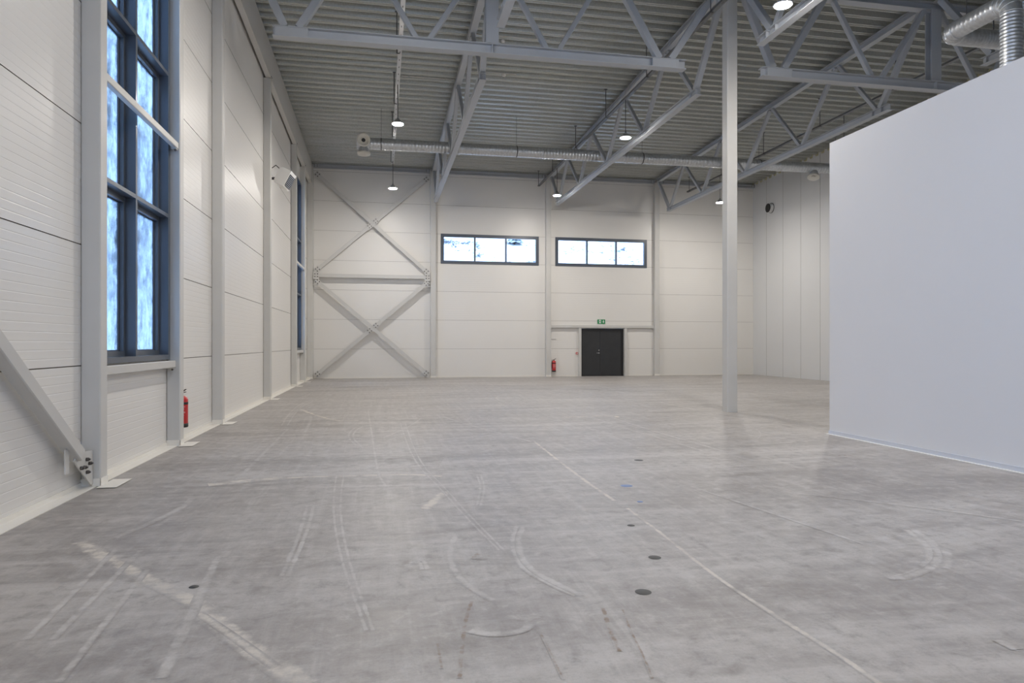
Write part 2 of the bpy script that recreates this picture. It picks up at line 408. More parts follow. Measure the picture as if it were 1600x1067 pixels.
# ------------------------------------------------------------------ setting: walls
PITCH = 1.268
def wall_profile(z0, z1, jw):
    """points (depth, z): flat sandwich panels with fine ribs and a gap at every panel joint; depth > 0 is into the wall"""
    pts = [(0.0, z0)]; z = 0.0; k = 0
    zs = []
    while z < 11:
        zs.append(('j', z)) if z > 0 else None
        for i in range(1, 15): zs.append(('r', z + PITCH * i / 15.0))
        z += PITCH
    for t, z in zs:
        if z < z0 + 0.02 or z > z1 - 0.02: continue
        if t == 'j': pts += [(0.0, z - jw), (0.015, z - jw + 0.0001), (0.015, z + jw - 0.0001), (0.0, z + jw)]
        else: pts += [(0.0, z - 0.007), (0.0014, z - 0.002), (0.0014, z + 0.002), (0.0, z + 0.007)]
    pts.append((0.0, z1)); return pts
def wall_strip(mb, axis, plane, sgn, a0, a1, z0, z1, th=0.2):
    jw = 0.0055 if axis == 'y' else 0.004
    """axis 'y': a wall whose face is x = plane, running a0..a1 along y; sgn = direction into the wall"""
    pr = wall_profile(z0, z1, jw); vs = []; fs = []
    def P(d, a, z): return (plane + sgn * d, a, z) if axis == 'y' else (a, plane + sgn * d, z)
    n = len(pr)
    for a in (a0, a1): vs += [P(d, a, z) for d, z in pr]
    for i in range(n - 1):
        f = (i, i + 1, i + 1 + n, i + n)
        fs.append(f)
    k = len(vs); vs += [P(th, a0, z0), P(th, a0, z1), P(th, a1, z0), P(th, a1, z1)]
    fs += [(k, k + 1, k + 3, k + 2), (0, n, k + 2, k), (n - 1, k + 1, k + 3, 2 * n - 1)]
    fs += [tuple(range(n)) + (k + 1, k), tuple(range(n, 2 * n)) + (k + 3, k + 2)]
    base = len(mb.v); mb.add(vs, fs)
    m0 = len(mb.f) - len(fs)
    for i in range(n - 1):
        if pr[i][0] > 0.01 or pr[i + 1][0] > 0.01: mb.mi[m0 + i] = 1
    return mb
HT = 10.4
w = MB()
WZ0, WZ1 = 1.27, 7.66
WIN = [(-2.70, 2.0), (7.98, 10.69), (24.78, 27.29)]
for y0, y1 in ((YN - 0.2, WIN[0][0]), (WIN[0][1], WIN[1][0]), (WIN[1][1], WIN[2][0]), (WIN[2][1], YF + 0.2)): wall_strip(w, 'y', XL, -1, y0, y1, 0, HT)
for y0, y1 in WIN:
    wall_strip(w, 'y', XL, -1, y0, y1, 0, WZ0); wall_strip(w, 'y', XL, -1, y0, y1, WZ1, HT)
structure(w.build('wall_left', [M['panel'], M['joint']]), 'long white panelled wall with tall windows and grey columns', 'wall')
w = MB()
FW = [(2.58, 7.02), (7.79, 12.21)]; FZ0, FZ1 = 5.03, 6.355
DX0, DX1, DZ = 9.01, 11.06, 2.19
for x0, x1 in ((XL, FW[0][0]), (FW[0][1], FW[1][0]), (FW[1][1], XR + 0.2)): wall_strip(w, 'x', YF, 1, x0, x1, 0, HT)
wall_strip(w, 'x', YF, 1, FW[0][0], FW[0][1], 0, FZ0); wall_strip(w, 'x', YF, 1, FW[0][0], FW[0][1], FZ1, HT)
wall_strip(w, 'x', YF, 1, FW[1][0], DX0, 0, FZ0); wall_strip(w, 'x', YF, 1, DX1, FW[1][1], 0, FZ0)
wall_strip(w, 'x', YF, 1, DX0, DX1, DZ, FZ0); wall_strip(w, 'x', YF, 1, FW[1][0], FW[1][1], FZ1, HT)
structure(w.build('wall_far', [M['panel'], M['joint']]), 'far white panelled wall with strip windows and double door', 'wall')
# right wall: upright panels
w = MB(); ys = [-3.2]; y = 30.15 - 1.315
js = []
while y > -3: js.append(y); y -= 1.315
js = sorted(js); pr = [(0, -3.2)]
for j in js: pr += [(0, j - 0.006), (0.018, j - 0.0059), (0.018, j + 0.0059), (0, j + 0.006)]
pr.append((0, YF)); n = len(pr); vs = [(XR + d, yy, z) for z in (0, HT) for d, yy in pr]
fs = [(i, i + n, i + 1 + n, i + 1) for i in range(n - 1)]
w.add(vs, fs)
for i in range(n - 1):
    if pr[i][0] > 0.01 or pr[i + 1][0] > 0.01: w.mi[i] = 1
w.add([(XR + 0.2, -3.2, 0), (XR + 0.2, YF, 0), (XR + 0.2, YF, HT), (XR + 0.2, -3.2, HT)], [(0, 1, 2, 3)])
structure(w.build('wall_right', [M['panel_grey'], M['joint']]), 'grey wall of tall upright panels behind the inner room', 'wall')
w = MB(); NWX = [(-2.6, 2.0), (2.5, 7.0)]; NZ0, NZ1 = 4.2, 7.4
for x0, x1 in ((XL, NWX[0][0]), (NWX[0][1], NWX[1][0]), (NWX[1][1], XR)): w.box(x0, x1, YN - 0.2, YN, 0, HT)
for x0, x1 in NWX: w.box(x0, x1, YN - 0.2, YN, 0, NZ0); w.box(x0, x1, YN - 0.2, YN, NZ1, HT)
structure(w.build('wall_near', M['panel']), 'plain white wall behind the photographer', 'wall')
w = MB(); w.box(XP, XR - 0.001, YN + 0.001, YP, 0.0, ZP)
structure(w.build('wall_partition', M['partition']), 'smooth pale grey plasterboard wall of the inner room', 'wall')
b = MB(); b.box(XP - 0.012, XP - 0.0005, YN + 0.01, YP, 0.0, 0.065); b.box(XP - 0.012, XR - 0.01, YP + 0.0005, YP + 0.012, 0.0, 0.065)
structure(b.build('baseboard_partition', M['skirt']), 'low pale blue grey skirting along the inner room wall', 'skirting')
b = MB(); b.box(XP - 0.055, XP - 0.0125, YN + 0.01, YP + 0.04, 0.0, 0.007)
structure(b.build('trim_2', M['white']), 'white sealant line at foot of the inner room wall', 'trim')

# ceiling: trapezoidal steel deck, ribs across the hall
w = MB(); p = 0.38; y = YN - 0.1; prof = []
while y < YF + 0.1:
    z = 0
    for dy, dz in ((0, 0.0), (0.045, 0.0), (0.055, 0.014), (0.070, 0.014), (0.080, 0.0), (0.125, 0.0), (0.165, 0.115), (0.225, 0.115), (0.24, 0.098), (0.265, 0.098), (0.28, 0.115), (0.34, 0.115)):
        prof.append((y + dy, deck_z(y + dy) + dz))
    y += p
n = len(prof); w.add([(x, yy, z) for x in (XL, XR + 0.0) for yy, z in prof], [(i, i + n, i + n + 1, i + 1) for i in range(n - 1)])
w.add([(XL, YN - .1, deck_z(YN) + .3), (XR, YN - .1, deck_z(YN) + .3), (XR, YF + .1, deck_z(YF) + .3), (XL, YF + .1, deck_z(YF) + .3)], [(0, 1, 2, 3)])
structure(w.build('ceiling', M['deck']), 'galvanised ribbed steel roof deck', 'ceiling')
# yellow filler strip along the top of the right wall
w = MB(); q = [pt for pt in prof if 9 < pt[0] < YF - 0.02]; n = len(q)
w.add([(x, yy, z - dz) for x in (XR - 0.03, XR) for dz in (0.004, 0.06) for yy, z in q],
      [(i, i + 1, i + 1 + n, i + n) for i in range(n - 1)] + [(i + n, i + 1 + n, i + 1 + 3 * n, i + 3 * n) for i in range(n - 1)])
structure(w.build('trim_1', M['foam']), 'yellow foam filler zigzagging along the roof edge over the grey wall', 'trim')

# flashing along the wall feet
b = MB(); b.box(XL, XL + 0.012, YN, YF, 0.0, 0.05); b.box(XL, -2.93, YN, YF, 0.0, 0.006)
structure(b.build('baseboard_left', M['flash']), 'cream metal flashing along foot of the long panelled wall', 'skirting')
b = MB()
for x0, x1 in ((-2.93, DX0 - 0.16), (DX1 + 0.16, XR)): b.box(x0, x1, YF - 0.012, YF, 0, 0.055)
structure(b.build('baseboard_far', M['flash']), 'cream metal flashing along foot of the far wall', 'skirting')

# ------------------------------------------------------------------ columns
def column(x0, x1, y0, y1, z1, label, side='left', plinth=True):
    cx, cy = (x0 + x1) / 2, (y0 + y1) / 2
    t = thing('steel_column', (cx, cy, 0), label, 'column', None)
    b = MB(); b.bar((cx, cy, 0.0), (cx, cy, z1), x1 - x0, y1 - y0, (0, 1, 0), 0.012); b.build('shaft', M['steel'], t)
    if plinth and side == 'left':
        b = MB(); b.box(x0, x1 + 0.004, y0 - 0.004, y0, 0.0, 0.085); b.box(x1, x1 + 0.004, y0 - 0.004, y1 + 0.004, 0, 0.085); b.build('plinth', M['flash'], t)
        b = MB(); b.box(x1 + 0.004, -2.70, y0 - 0.12, y1 + 0.15, 0.0065, 0.0105); b.build('floor_flashing', M['flash'], t)
    elif plinth:
        b = MB(); b.box(x0, x1 + 0.004, y0 - 0.004, y0, 0.0, 0.085); b.build('plinth', M['flash'], t)
    return t
xw = XL + 0.003
def ez(y): return 8.73 + 0.028 * (14 - y)
for yn, lb, top in ((7.81, 'grey square steel column between bolted diagonal brace and near tall window', 8.68), (10.69, 'grey square steel column with a red extinguisher tucked behind it', 8.68),
                (13.385, 'grey wall column in line with the free-standing column, next after the extinguisher', 8.66), (18.985, 'grey wall column with the white fan heater beside its top', 8.57),
                (24.59, 'grey wall column on the near edge of the narrow far window', 8.46), (27.29, 'grey wall column between the narrow far window and the corner', 8.39)):
    column(xw, CI, yn, yn + CS, ez(yn + CS) - 0.004, lb)
column(xw, -2.835, YF - CS, YF - 0.003, 9.05, 'grey steel column standing in the hall corner beside the cross braces', 'far')
for xc, lb in ((2.235, 'grey far wall column between cross braces and first strip window'), (7.43, 'grey far wall column between the two strip windows, above an extinguisher'), (12.65, 'grey far wall column just past the double door')):
    column(xc - 0.12, xc + 0.12, YF - CS, YF - 0.003, 9.0, lb, 'far')
column(7.42, 7.66, 13.65, 13.89, 9.28, 'tall free-standing square steel column in the middle of the hall', 'free', False)

# eaves beams
t = thing('eaves_beam', (XL + 0.1, 14, 8.7), 'long grey steel beam along the wall top above the wall columns', 'beam')
b = MB(); y0, y1 = YN + 0.01, YF - CS - 0.01
vs = []
for y in (y0, y1):
    zb, zt = ez(y) , deck_z(y) - 0.012
    vs += [(XL + 0.06, y, zb), (CI + 0.004, y, zb), (CI + 0.004, y, zt), (XL + 0.06, y, zt)]
b.add(vs, [(0, 1, 5, 4), (1, 2, 6, 5), (2, 3, 7, 6), (3, 0, 4, 7), (0, 3, 2, 1), (4, 5, 6, 7)]); b.build('web', M['steel'], t)
for y in (13.48, 19.08, 24.68, 27.38):
    for dy in (-0.05, 0.05): b = MB(); b.tube((CI + 0.004, y + dy, ez(y) + 0.05), (CI + 0.018, y + dy, ez(y) + 0.05), 0.014, 6); b.build('bolt', M['bolt'], t)
for (xa, xb, lb) in ((-2.83, 2.11, 'slim grey top beam above the cross braces'), (2.36, 7.305, 'slim grey top beam above the first strip window'),
                     (7.555, 12.525, 'slim grey top beam above the second strip window and door'), (12.775, XR - 0.01, 'slim grey top beam running to the grey side wall corner')):
    t = thing('top_beam', ((xa + xb) / 2, 29.88, 9.0), lb, 'beam')
    b = MB(); b.ibeam((xa, 29.88, 9.045), (xb, 29.88, 9.045), 0.12, 0.16); b.build('section', M['truss'], t)
    for x, s in ((xa, 1), (xb, -1)):
        b = MB(); b.box(min(x, x + s * 0.22), max(x, x + s * 0.22), 29.806, 29.814, 8.985, 9.105); pl = b.build('end_plate', M['truss'], t)
        for i in range(4): b = MB(); b.tube((x + s * (0.05 + 0.12 * (i % 2)), 29.795, 9.015 + 0.06 * (i // 2)), (x + s * (0.05 + 0.12 * (i % 2)), 29.806, 9.015 + 0.06 * (i // 2)), 0.018, 6); b.build('bolt', M['bolt'], pl)

# ------------------------------------------------------------------ roof trusses
def depth_truss(X, zb, yb, yt, chord, ytop, label):
    t = thing('roof_truss', (X, (chord[0] + chord[1]) / 2, zb), label, 'roof truss')
    b = MB(); b.ibeam((X, chord[0], zb + 0.08), (X, chord[1], zb + 0.08), 0.16, 0.16); b.build('bottom_chord', M['truss'], t)
    b = MB(); za, zc = deck_z(ytop[0]) - 0.094, deck_z(ytop[1]) - 0.094
    b.ibeam((X, ytop[0], za), (X, ytop[1], zc), 0.17, 0.17); b.build('top_chord', M['truss'], t)
    def dg(ya, yb_, sz):
        b = MB(); s = 1 if yb_ > ya else -1
        b.bar((X, ya + s * 0.07, deck_z(ya) - 0.185), (X, yb_ - s * 0.07, zb + 0.165), sz, sz, (1, 0, 0), 0.008); b.build('diagonal', M['truss'], t)
    for i, y in enumerate(yb):
        dg(yt[i], y, 0.11 if i else 0.13); dg(yt[i + 1], y, 0.10 if i < len(yb) - 1 else 0.12)
    for y in (yb[0], yb[-1]):
        for s in (-1, 1):
            b = MB(); b.box(X - 0.07, X + 0.07, y + s * 0.16 - 0.005, y + s * 0.16 + 0.005, zb + 0.016, zb + 0.144); b.build('stiffener', M['truss'], t)
    return t
YB = [15.47, 18.75, 22.05, 25.3, 28.42]; YT = [14.0, 17.1, 20.4, 23.72, 26.95, 29.72]
depth_truss(T1, 7.50, YB, YT, (15.27, 28.95), (13.9, YF - CS - 0.012), 'grey roof truss bearing on the column beside the cross braces')
depth_truss(T2, 7.53, YB, YT, (15.27, 28.75), (13.9, YF - CS - 0.012), 'grey roof truss between the two strip windows, in line with free-standing column')
depth_truss(T3, 7.42, YB, YT, (15.05, 28.62), (13.9, YF - CS - 0.012), 'grey roof truss running to the column past the double door')
YBN = [27.54 - y for y in YB]; YTN = [27.54 - y for y in YT]; YTN[-1] = YN + 0.3; YBN[-1] = -0.9
depth_truss(T1, 7.62, YBN, YTN, (12.95, -1.2), (13.64, YN + 0.05), 'grey truss end at top edge beside the hanging post, over the near floor')
depth_truss(T2, 7.53, YBN, YTN, (12.55, -1.2), (13.64, YN + 0.05), 'grey near roof truss in line with the column, passing the brightest lamp')
depth_truss(T3, 7.44, YBN, YTN, (12.35, -1.2), (13.64, YN + 0.05), 'grey near roof truss end seen behind the upright spiral duct')

def girder(xb, xt, chord, xtop, post, label):
    Y = 13.70
    t = thing('girder_truss', ((chord[0] + chord[1]) / 2, Y, 7.4), label, 'girder truss')
    b = MB(); b.ibeam((chord[0], Y, 7.5), (chord[1], Y, 7.5), 0.2, 0.2, 0.016); b.build('bottom_chord', M['truss'], t)
    b = MB(); b.ibeam((xtop[0], 13.77, 9.38), (xtop[1], 13.77, 9.38), 0.2, 0.19, 0.016); b.build('top_chord', M['truss'], t)
    for i, x in enumerate(xb):
        for j, s in ((i, 1), (i + 1, -1)):
            sz = 0.15 if (j == 0 or (i in (0,) and s == 1)) else (0.145 if i in (0, len(xb) - 1) else 0.105)
            b = MB(); xx = xt[j] + s * (0.16 if (j in (0, len(xt) - 1)) else 0.13)
            if abs(xt[j] - post) < 0.2: xx = xt[j] + s * 0.22
            b.bar((xx, Y + 0.05, 9.275), (x - s * 0.13, Y, 7.605), sz, sz, (0, 1, 0), 0.01); b.build('diagonal', M['truss'], t)
    b = MB(); b.ibeam((post, Y + 0.02, 7.62), (post, Y + 0.02, 9.275), 0.26, 0.20, 0.016, 0.012, (0, 1, 0)); pb = b.build('post', M['truss'], t)
    b = MB(); b.box(post - 0.16, post + 0.16, Y - 0.11, Y + 0.14, 7.602, 7.618); b.build('bearing_plate', M['truss'], pb)
    for x in (xb[0] - 0.3, xb[0] + 0.3, xb[-1] - 0.3, xb[-1] + 0.25, post):
        b = MB(); b.box(x - 0.007, x + 0.007, Y - 0.095, Y + 0.095, 7.418, 7.582); b.build('stiffener', M['truss'], t)
    for x in (xb[0], xb[-1]):
        b = MB(); b.box(x - 0.29, x + 0.29, Y - 0.09, Y - 0.08, 7.418, 7.582); b.build('side_plate', M['truss'], t)
    return t
girder([-1.70, 0.82, 3.5, 5.98], [-2.75, -0.44, 2.22, 4.75, 7.4], (-2.05, 6.44), (CI + 0.03, 7.40), 2.22, 'grey girder truss spanning from the window wall to the free-standing column')
girder([8.66, 11.15, 14.0, 16.5], [7.68, 9.95, 12.68, 15.3, 17.5], (8.24, 17.0), (7.68, XR - 0.02), 12.68, 'grey girder truss on the inner room side of the free-standing column')

# ------------------------------------------------------------------ braces
def bolts4(parent, c, ax, u, v, d, r, L):
    for a, b_ in ((1, 1), (1, -1), (-1, 1), (-1, -1)):
        p = V(c) + V(u) * a * d + V(v) * b_ * d; mb = MB(); mb.tube(p, p + V(ax) * L, r, 6); mb.build('bolt', M['bolt'], parent)
t = thing('diagonal_brace', (-2.97, 7.7, 0.1), 'thick grey diagonal brace bolted to the foot of the first column', 'brace')
dy, dz = -math.cos(math.radians(37.4)), math.sin(math.radians(37.4))
P0 = V((-2.98, 7.47, 0.385)); P1 = P0 + V((0, dy, dz)) * 6.2
b = MB(); b.bar(P0, P1, 0.13, 0.12, (1, 0, 0), 0.008); b.build('tube', M['steel'], t)
b = MB(); g = [(7.36, 0.34), (7.46, 0.46), (7.60, 0.40), (7.795, 0.385), (7.795, 0.03), (7.755, 0.03)]
vs = [(-2.962, y, z) for y, z in g] + [(-2.976, y, z) for y, z in g]; n = len(g)
b.add(vs, [tuple(range(n)), tuple(range(2 * n - 1, n - 1, -1))] + [(i, i + n, (i + 1) % n + n, (i + 1) % n) for i in range(n)]); gp = b.build('gusset_plate', M['steel'], t)
for y, z in ((7.635, 0.315), (7.70, 0.265), (7.575, 0.245), (7.64, 0.185), (7.50, 0.25)): b = MB(); b.tube((-2.962, y, z), (-2.936, y, z), 0.020, 6); b.tube((-2.936, y, z), (-2.922, y, z), 0.011, 6); b.build('bolt', M['bolt'], gp)
b = MB(); b.box(-2.985, -2.975, 7.20, 7.28, 0.24, 0.48); b.build('tab', M['steel'], t)

YBR = 29.80
t = thing('cross_brace', (-0.36, YBR, 0.1), 'two stacked grey cross braces with a level strut between, bolted by the hall corner', 'cross brace')
def gusset(p, d, hl, hw):
    sd = d.cross(V((0, 1, 0))); o = V((0, -0.058, 0))
    b = MB(); b.sweep(p - d * hl + o, p + d * hl + o, [(-hw, -0.006), (hw, -0.006), (hw, 0.006), (-hw, 0.006)], (0, 1, 0)); g = b.build('gusset_plate', M['steel'], t)
    bolts4(g, p + V((0, -0.064, 0)), (0, -1, 0), d, sd, 0.055, 0.026, 0.016)
def rhs(s, e):
    b = MB(); b.sweep(s, e, [(-0.075, -0.05), (0.075, -0.05), (0.075, 0.05), (-0.075, 0.05)], (0, 1, 0)); b.build('diagonal', M['steel'], t)
def cross(zl0, zl1):
    xl, xr = -2.70, 1.98
    a0, a1, c0, c1 = V((xl, YBR, zl1)), V((xr, YBR, zl0)), V((xl, YBR, zl0)), V((xr, YBR, zl1))
    u = (a1 - a0).normalized(); q = (c1 - c0).normalized(); m = (a0 + a1) / 2
    rhs(a0 + u * 0.18, a1 - u * 0.18); rhs(c0 + q * 0.18, m - q * 0.24); rhs(m + q * 0.24, c1 - q * 0.18)
    for p, d in ((a0 + u * 0.07, u), (a1 - u * 0.07, u), (c0 + q * 0.07, q), (c1 - q * 0.07, q), (m - q * 0.17, q), (m + q * 0.17, q)): gusset(p, d, 0.12, 0.11)
cross(0.17, 4.16); cross(4.60, 8.70)
b = MB(); b.bar((-2.60, YBR, 4.39), (1.88, YBR, 4.39), 0.10, 0.15, (0, 0, 1)); b.build('strut', M['steel'], t)
for x, s in ((-2.70, 1), (1.98, -1)):
    gusset(V((x, YBR - 0.001, 4.39)), V((0, 0, 1)), 0.16, 0.12)
    b = MB(); b.box(min(x - s * 0.13, x + s * 0.10), max(x - s * 0.13, x + s * 0.10), YBR - 0.05, YBR + 0.06, 3.98, 4.01); b.build('seat_bracket', M['steel'], t)

# ------------------------------------------------------------------ windows
def tall_window(name, y0, y1, mull, label):
    t = tag(D.objects.new(name, None), label, 'window', None, 'structure'); C.objects.link(t); t.location = (XL, (y0 + y1) / 2, WZ0)
    xi, xo = -3.03, -3.15
    y0 += 0.004; y1 -= 0.004
    b = MB()
    for a0, a1 in ((y0, y0 + 0.095), (y1 - 0.095, y1 - 0.004)): b.box(xo, xi, a0, a1, WZ0, WZ1)
    b.box(xo, xi, y0 + 0.095, y1 - 0.095, WZ0, WZ0 + 0.07); b.box(xo, xi, y0 + 0.095, y1 - 0.095, WZ1 - 0.06, WZ1)
    b.box(xo - 0.10, xo - 0.0005, y0, y1, WZ0, WZ0 + 0.04); b.box(xo - 0.10, xo - 0.0005, y0, y1, WZ1 - 0.04, WZ1)
    b.build('frame', M['frame'], t)
    b = MB(); b.box(xo, xi, mull - 0.028, mull + 0.028, WZ0 + 0.07, WZ1 - 0.06); b.build('mullion', M['frame'], t)
    rows = [WZ0 + 0.07, 3.35, 5.40, WZ1 - 0.06]
    for z in rows[1:3]:
        b = MB(); b.box(xo, xi - 0.001, y0 + 0.095, y1 - 0.095, z - 0.026, z + 0.026); b.build('transom', M['frame'], t)
    for i in range(3):
        za, zb = rows[i] + (0.026 if i else 0), rows[i + 1] - (0.026 if i < 2 else 0)
        for a, c in ((y0 + 0.095, mull - 0.028), (mull + 0.028, y1 - 0.095)):
            b = MB(); xs0, xs1 = xo - 0.05, xo + 0.0
            fr = 0.065
            b.box(xs0, xs1, a, a + fr, za, zb); b.box(xs0, xs1, c - fr, c, za, zb); b.box(xs0, xs1, a + fr, c - fr, za, za + fr); b.box(xs0, xs1, a + fr, c - fr, zb - fr, zb)
            fr2 = 0.10
            b.box(xs0 - 0.02, xs0, a, a + fr2, za, zb); b.box(xs0 - 0.02, xs0, c - fr2, c, za, zb); b.box(xs0 - 0.02, xs0, a + fr2, c - fr2, za, za + fr2 * .8); b.box(xs0 - 0.02, xs0, a + fr2, c - fr2, zb - fr2 * .8, zb)
            s = b.build('sash', M['frame'], t)
            b = MB(); b.box(xs0 - 0.016, xs0 - 0.010, a + fr2, c - fr2, za + fr2 * .8, zb - fr2 * .8); b.build('pane', M['glassfog'], s)
    return t
tall_window('window_1', 7.98, 10.69, 9.30, 'tall frosted window with dark frame beside the first column')
tall_window('window_2', 24.78, 27.29, 26.05, 'narrow sliver of the far tall window near the hall corner')
def strip_window(name, x0, x1, label):
    t = tag(D.objects.new(name, None), label, 'window', None, 'structure'); C.objects.link(t); t.location = ((x0 + x1) / 2, YF, FZ0)
    x0 += 0.003; x1 -= 0.003; z0, z1 = FZ0 + 0.003, FZ1 - 0.003; f = 0.14; ya, yb = YF - 0.02, YF + 0.10
    b = MB(); b.box(x0, x0 + f, ya, yb, z0, z1); b.box(x1 - f, x1, ya, yb, z0, z1); b.box(x0 + f, x1 - f, ya, yb, z0, z0 + f); b.box(x0 + f, x1 - f, ya, yb, z1 - f, z1)
    b.build('frame', M['frame'], t)
    w = (x1 - x0 - 2 * f); m = 0.075; pw = (w - 2 * m) / 3
    for i in range(3):
        a = x0 + f + i * (pw + m)
        if i:
            b = MB(); b.box(a - m, a, ya + 0.001, yb, z0 + f, z1 - f); b.build('mullion', M['frame'], t)
        b = MB(); b.box(a, a + pw, yb - 0.03, yb - 0.022, z0 + f, z1 - f); b.build('pane', M['glass'], t)
    return t
strip_window('window_3', *FW[0], 'black framed strip window of three panes nearest the cross braces')
strip_window('window_4', *FW[1], 'black framed strip window of three panes above the double door')
tall_window('window_5', -2.70, 2.0, -0.35, 'unseen tall window added beside the photographer for daylight')  # out of frame; added to let more daylight into the near hall
# unseen high windows, added behind the camera to cool and lift the roof steel
for k, (x0, x1) in enumerate(NWX):
    t = tag(D.objects.new('window_%d' % (6 + k), None), 'unseen high window added behind the photographer for daylight', 'window', None, 'structure'); C.objects.link(t); t.location = (x0, YN, NZ0)
    xs = [x0 + (x1 - x0) * i / 3 for i in range(4)]
    b = MB(); b.box(x0 + 0.002, x1 - 0.002, YN - 0.12, YN + 0.02, NZ0 + 0.002, NZ0 + 0.12); b.box(x0 + 0.002, x1 - 0.002, YN - 0.12, YN + 0.02, NZ1 - 0.12, NZ1 - 0.002)
    for x in (x0 + 0.06, x1 - 0.06): b.box(x - 0.058, x + 0.058, YN - 0.12, YN + 0.02, NZ0 + 0.12, NZ1 - 0.12)
    b.build('frame', M['frame'], t)
    for x in xs[1:3]: b = MB(); b.box(x - 0.04, x + 0.04, YN - 0.12, YN + 0.018, NZ0 + 0.12, NZ1 - 0.12); b.build('mullion', M['frame'], t)
    for i in range(3): b = MB(); b.box(xs[i] + (0.118 if i == 0 else 0.04), xs[i + 1] - (0.118 if i == 2 else 0.04), YN - 0.09, YN - 0.082, NZ0 + 0.12, NZ1 - 0.12); b.build('pane', M['glass'], t)
# window rails
def rail(y0, y1, z0, z1, xf, xb, label):
    t = thing('window_rail', (xf, (y0 + y1) / 2, z0), label, 'rail')
    b = MB(); b.bar(((xf + xb) / 2, y0, (z0 + z1) / 2), ((xf + xb) / 2, y1, (z0 + z1) / 2), abs(xf - xb), z1 - z0, (0, 0, 1), 0.008); b.build('tube', M['steel'], t)
    b = MB(); b.box(xb, xf - 0.01, y1 - 0.10, y1, z0 - 0.016, z0 - 0.004); br = b.build('bracket', M['steel'], t)
    b = MB(); b.tube((xf - 0.03, y1 - 0.06, z0 - 0.04), (xf - 0.03, y1 - 0.06, z0 - 0.016), 0.014, 6); b.build('bolt', M['bolt'], br)
rail(8.004, 10.686, 1.15, 1.252, -2.955, -3.06, 'white steel sill rail under the near tall window')
rail(8.004, 10.686, 4.345, 4.44, -2.915, -2.99, 'white steel rail across the middle of the near tall window')
rail(24.784, 27.286, 1.15, 1.252, -2.955, -3.06, 'short white sill rail under the narrow far window')
rail(24.784, 27.286, 4.345, 4.44, -2.915, -2.99, 'short white rail across the narrow far window')

# ------------------------------------------------------------------ double door and what hangs around it
t = tag(D.objects.new('door_1', None), 'dark grey steel double door in the far wall under exit sign', 'door', None, 'structure'); C.objects.link(t); t.location = (10.03, YF, 0)
b = MB(); ya, yb = YF - 0.01, YF + 0.10
b.box(DX0 + 0.003, DX0 + 0.045, ya, yb, 0.0, DZ - 0.003); b.box(DX1 - 0.11, DX1 - 0.003, ya, yb, 0.0, DZ - 0.003); b.box(DX0 + 0.045, DX1 - 0.11, ya, yb, DZ - 0.07, DZ - 0.003)
b.box(DX0 + 0.045, DX1 - 0.11, ya + 0.012, yb, 0.0, 0.035); b.box(DX0 + 0.045, DX1 - 0.11, YF + 0.062, yb, 0.035, DZ - 0.07); b.build('door_frame', M['doorframe'], t)  # last box: unseen backing added behind the leaves to block daylight in the gaps
xm = 9.93
for a, c in ((DX0 + 0.05, xm - 0.004), (xm + 0.004, DX1 - 0.115)):
    b = MB(); b.box(a, c, YF + 0.012, YF + 0.06, 0.04, DZ - 0.075); b.build('door_leaf', M['door'], t)
b = MB(); b.tube((xm - 0.06, YF + 0.012, 1.06), (xm - 0.06, YF - 0.05, 1.06), 0.014, 8); b.tube((xm - 0.06, YF - 0.05, 1.06), (xm - 0.19, YF - 0.05, 1.06), 0.013, 8)
b.tube((xm - 0.06, YF + 0.012, 1.06), (xm - 0.06, YF + 0.002, 1.06), 0.032, 14); b.tube((xm - 0.06, YF + 0.012, 1.19), (xm - 0.06, YF - 0.01, 1.19), 0.028, 14); b.build('handle', M['chrome'], t)
for x0, x1, lb in ((DX0 - 0.14, DX0 - 0.005, 'slim grey post between call point and double door'), (DX1 + 0.005, DX1 + 0.14, 'slim grey post on the far side of the double door')):
    p_ = thing('door_post', ((x0 + x1) / 2, YF - 0.06, 0), lb, 'post'); b = MB(); b.bar(((x0 + x1) / 2, YF - 0.063, 0), ((x0 + x1) / 2, YF - 0.063, 2.215), 0.12, 0.12, (0, 1, 0), 0.008); b.build('tube', M['steel'], p_)
t = thing('door_lintel', (10.0, YF - 0.07, 2.22), 'level grey rail over the double door between two far columns', 'rail')
b = MB(); b.bar((7.556, YF - 0.065, 2.28), (12.524, YF - 0.065, 2.28), 0.12, 0.12, (0, 0, 1), 0.008); b.build('tube', M['steel'], t)
for x, s in ((7.556, 1), (12.524, -1)):
    b = MB(); b.box(min(x, x + s * 0.12), max(x, x + s * 0.12), YF - 0.12, YF - 0.01, 2.20, 2.216); b.build('bracket', M['steel'], t)

# exit sign
t = thing('exit_sign', (9.98, YF - 0.03, 2.40), 'small green emergency exit sign above the double door', 'sign')
sx0, sx1, sz0, sz1 = 9.80, 10.16, 2.41, 2.61; ys = YF - 0.03
b = MB(); b.box(sx0, sx1, ys, YF - 0.002, sz0, sz1); b.build('sign_board', M['green'], t)
def flat(poly, y=None):
    b = MB(); y = ys - 0.002 if y is None else y
    n = len(poly); b.add([(x, y, z) for x, z in poly] + [(x, y + 0.0018, z) for x, z in poly], [tuple(range(n)), tuple(range(2 * n - 1, n - 1, -1))] + [(i, i + n, (i + 1) % n + n, (i + 1) % n) for i in range(n)]); return b
flat([(9.865, 2.435), (9.965, 2.435), (9.965, 2.59), (9.865, 2.59)]).build('door_symbol', M['white'], t)
cx, cz = 10.075, 2.51
flat([(cx - 0.018, cz + 0.065), (cx + 0.018, cz + 0.065), (cx + 0.018, cz), (cx + 0.05, cz), (cx, cz - 0.065), (cx - 0.05, cz), (cx - 0.018, cz)]).build('arrow_symbol', M['white'], t)
b = MB(); yq = ys - 0.0045
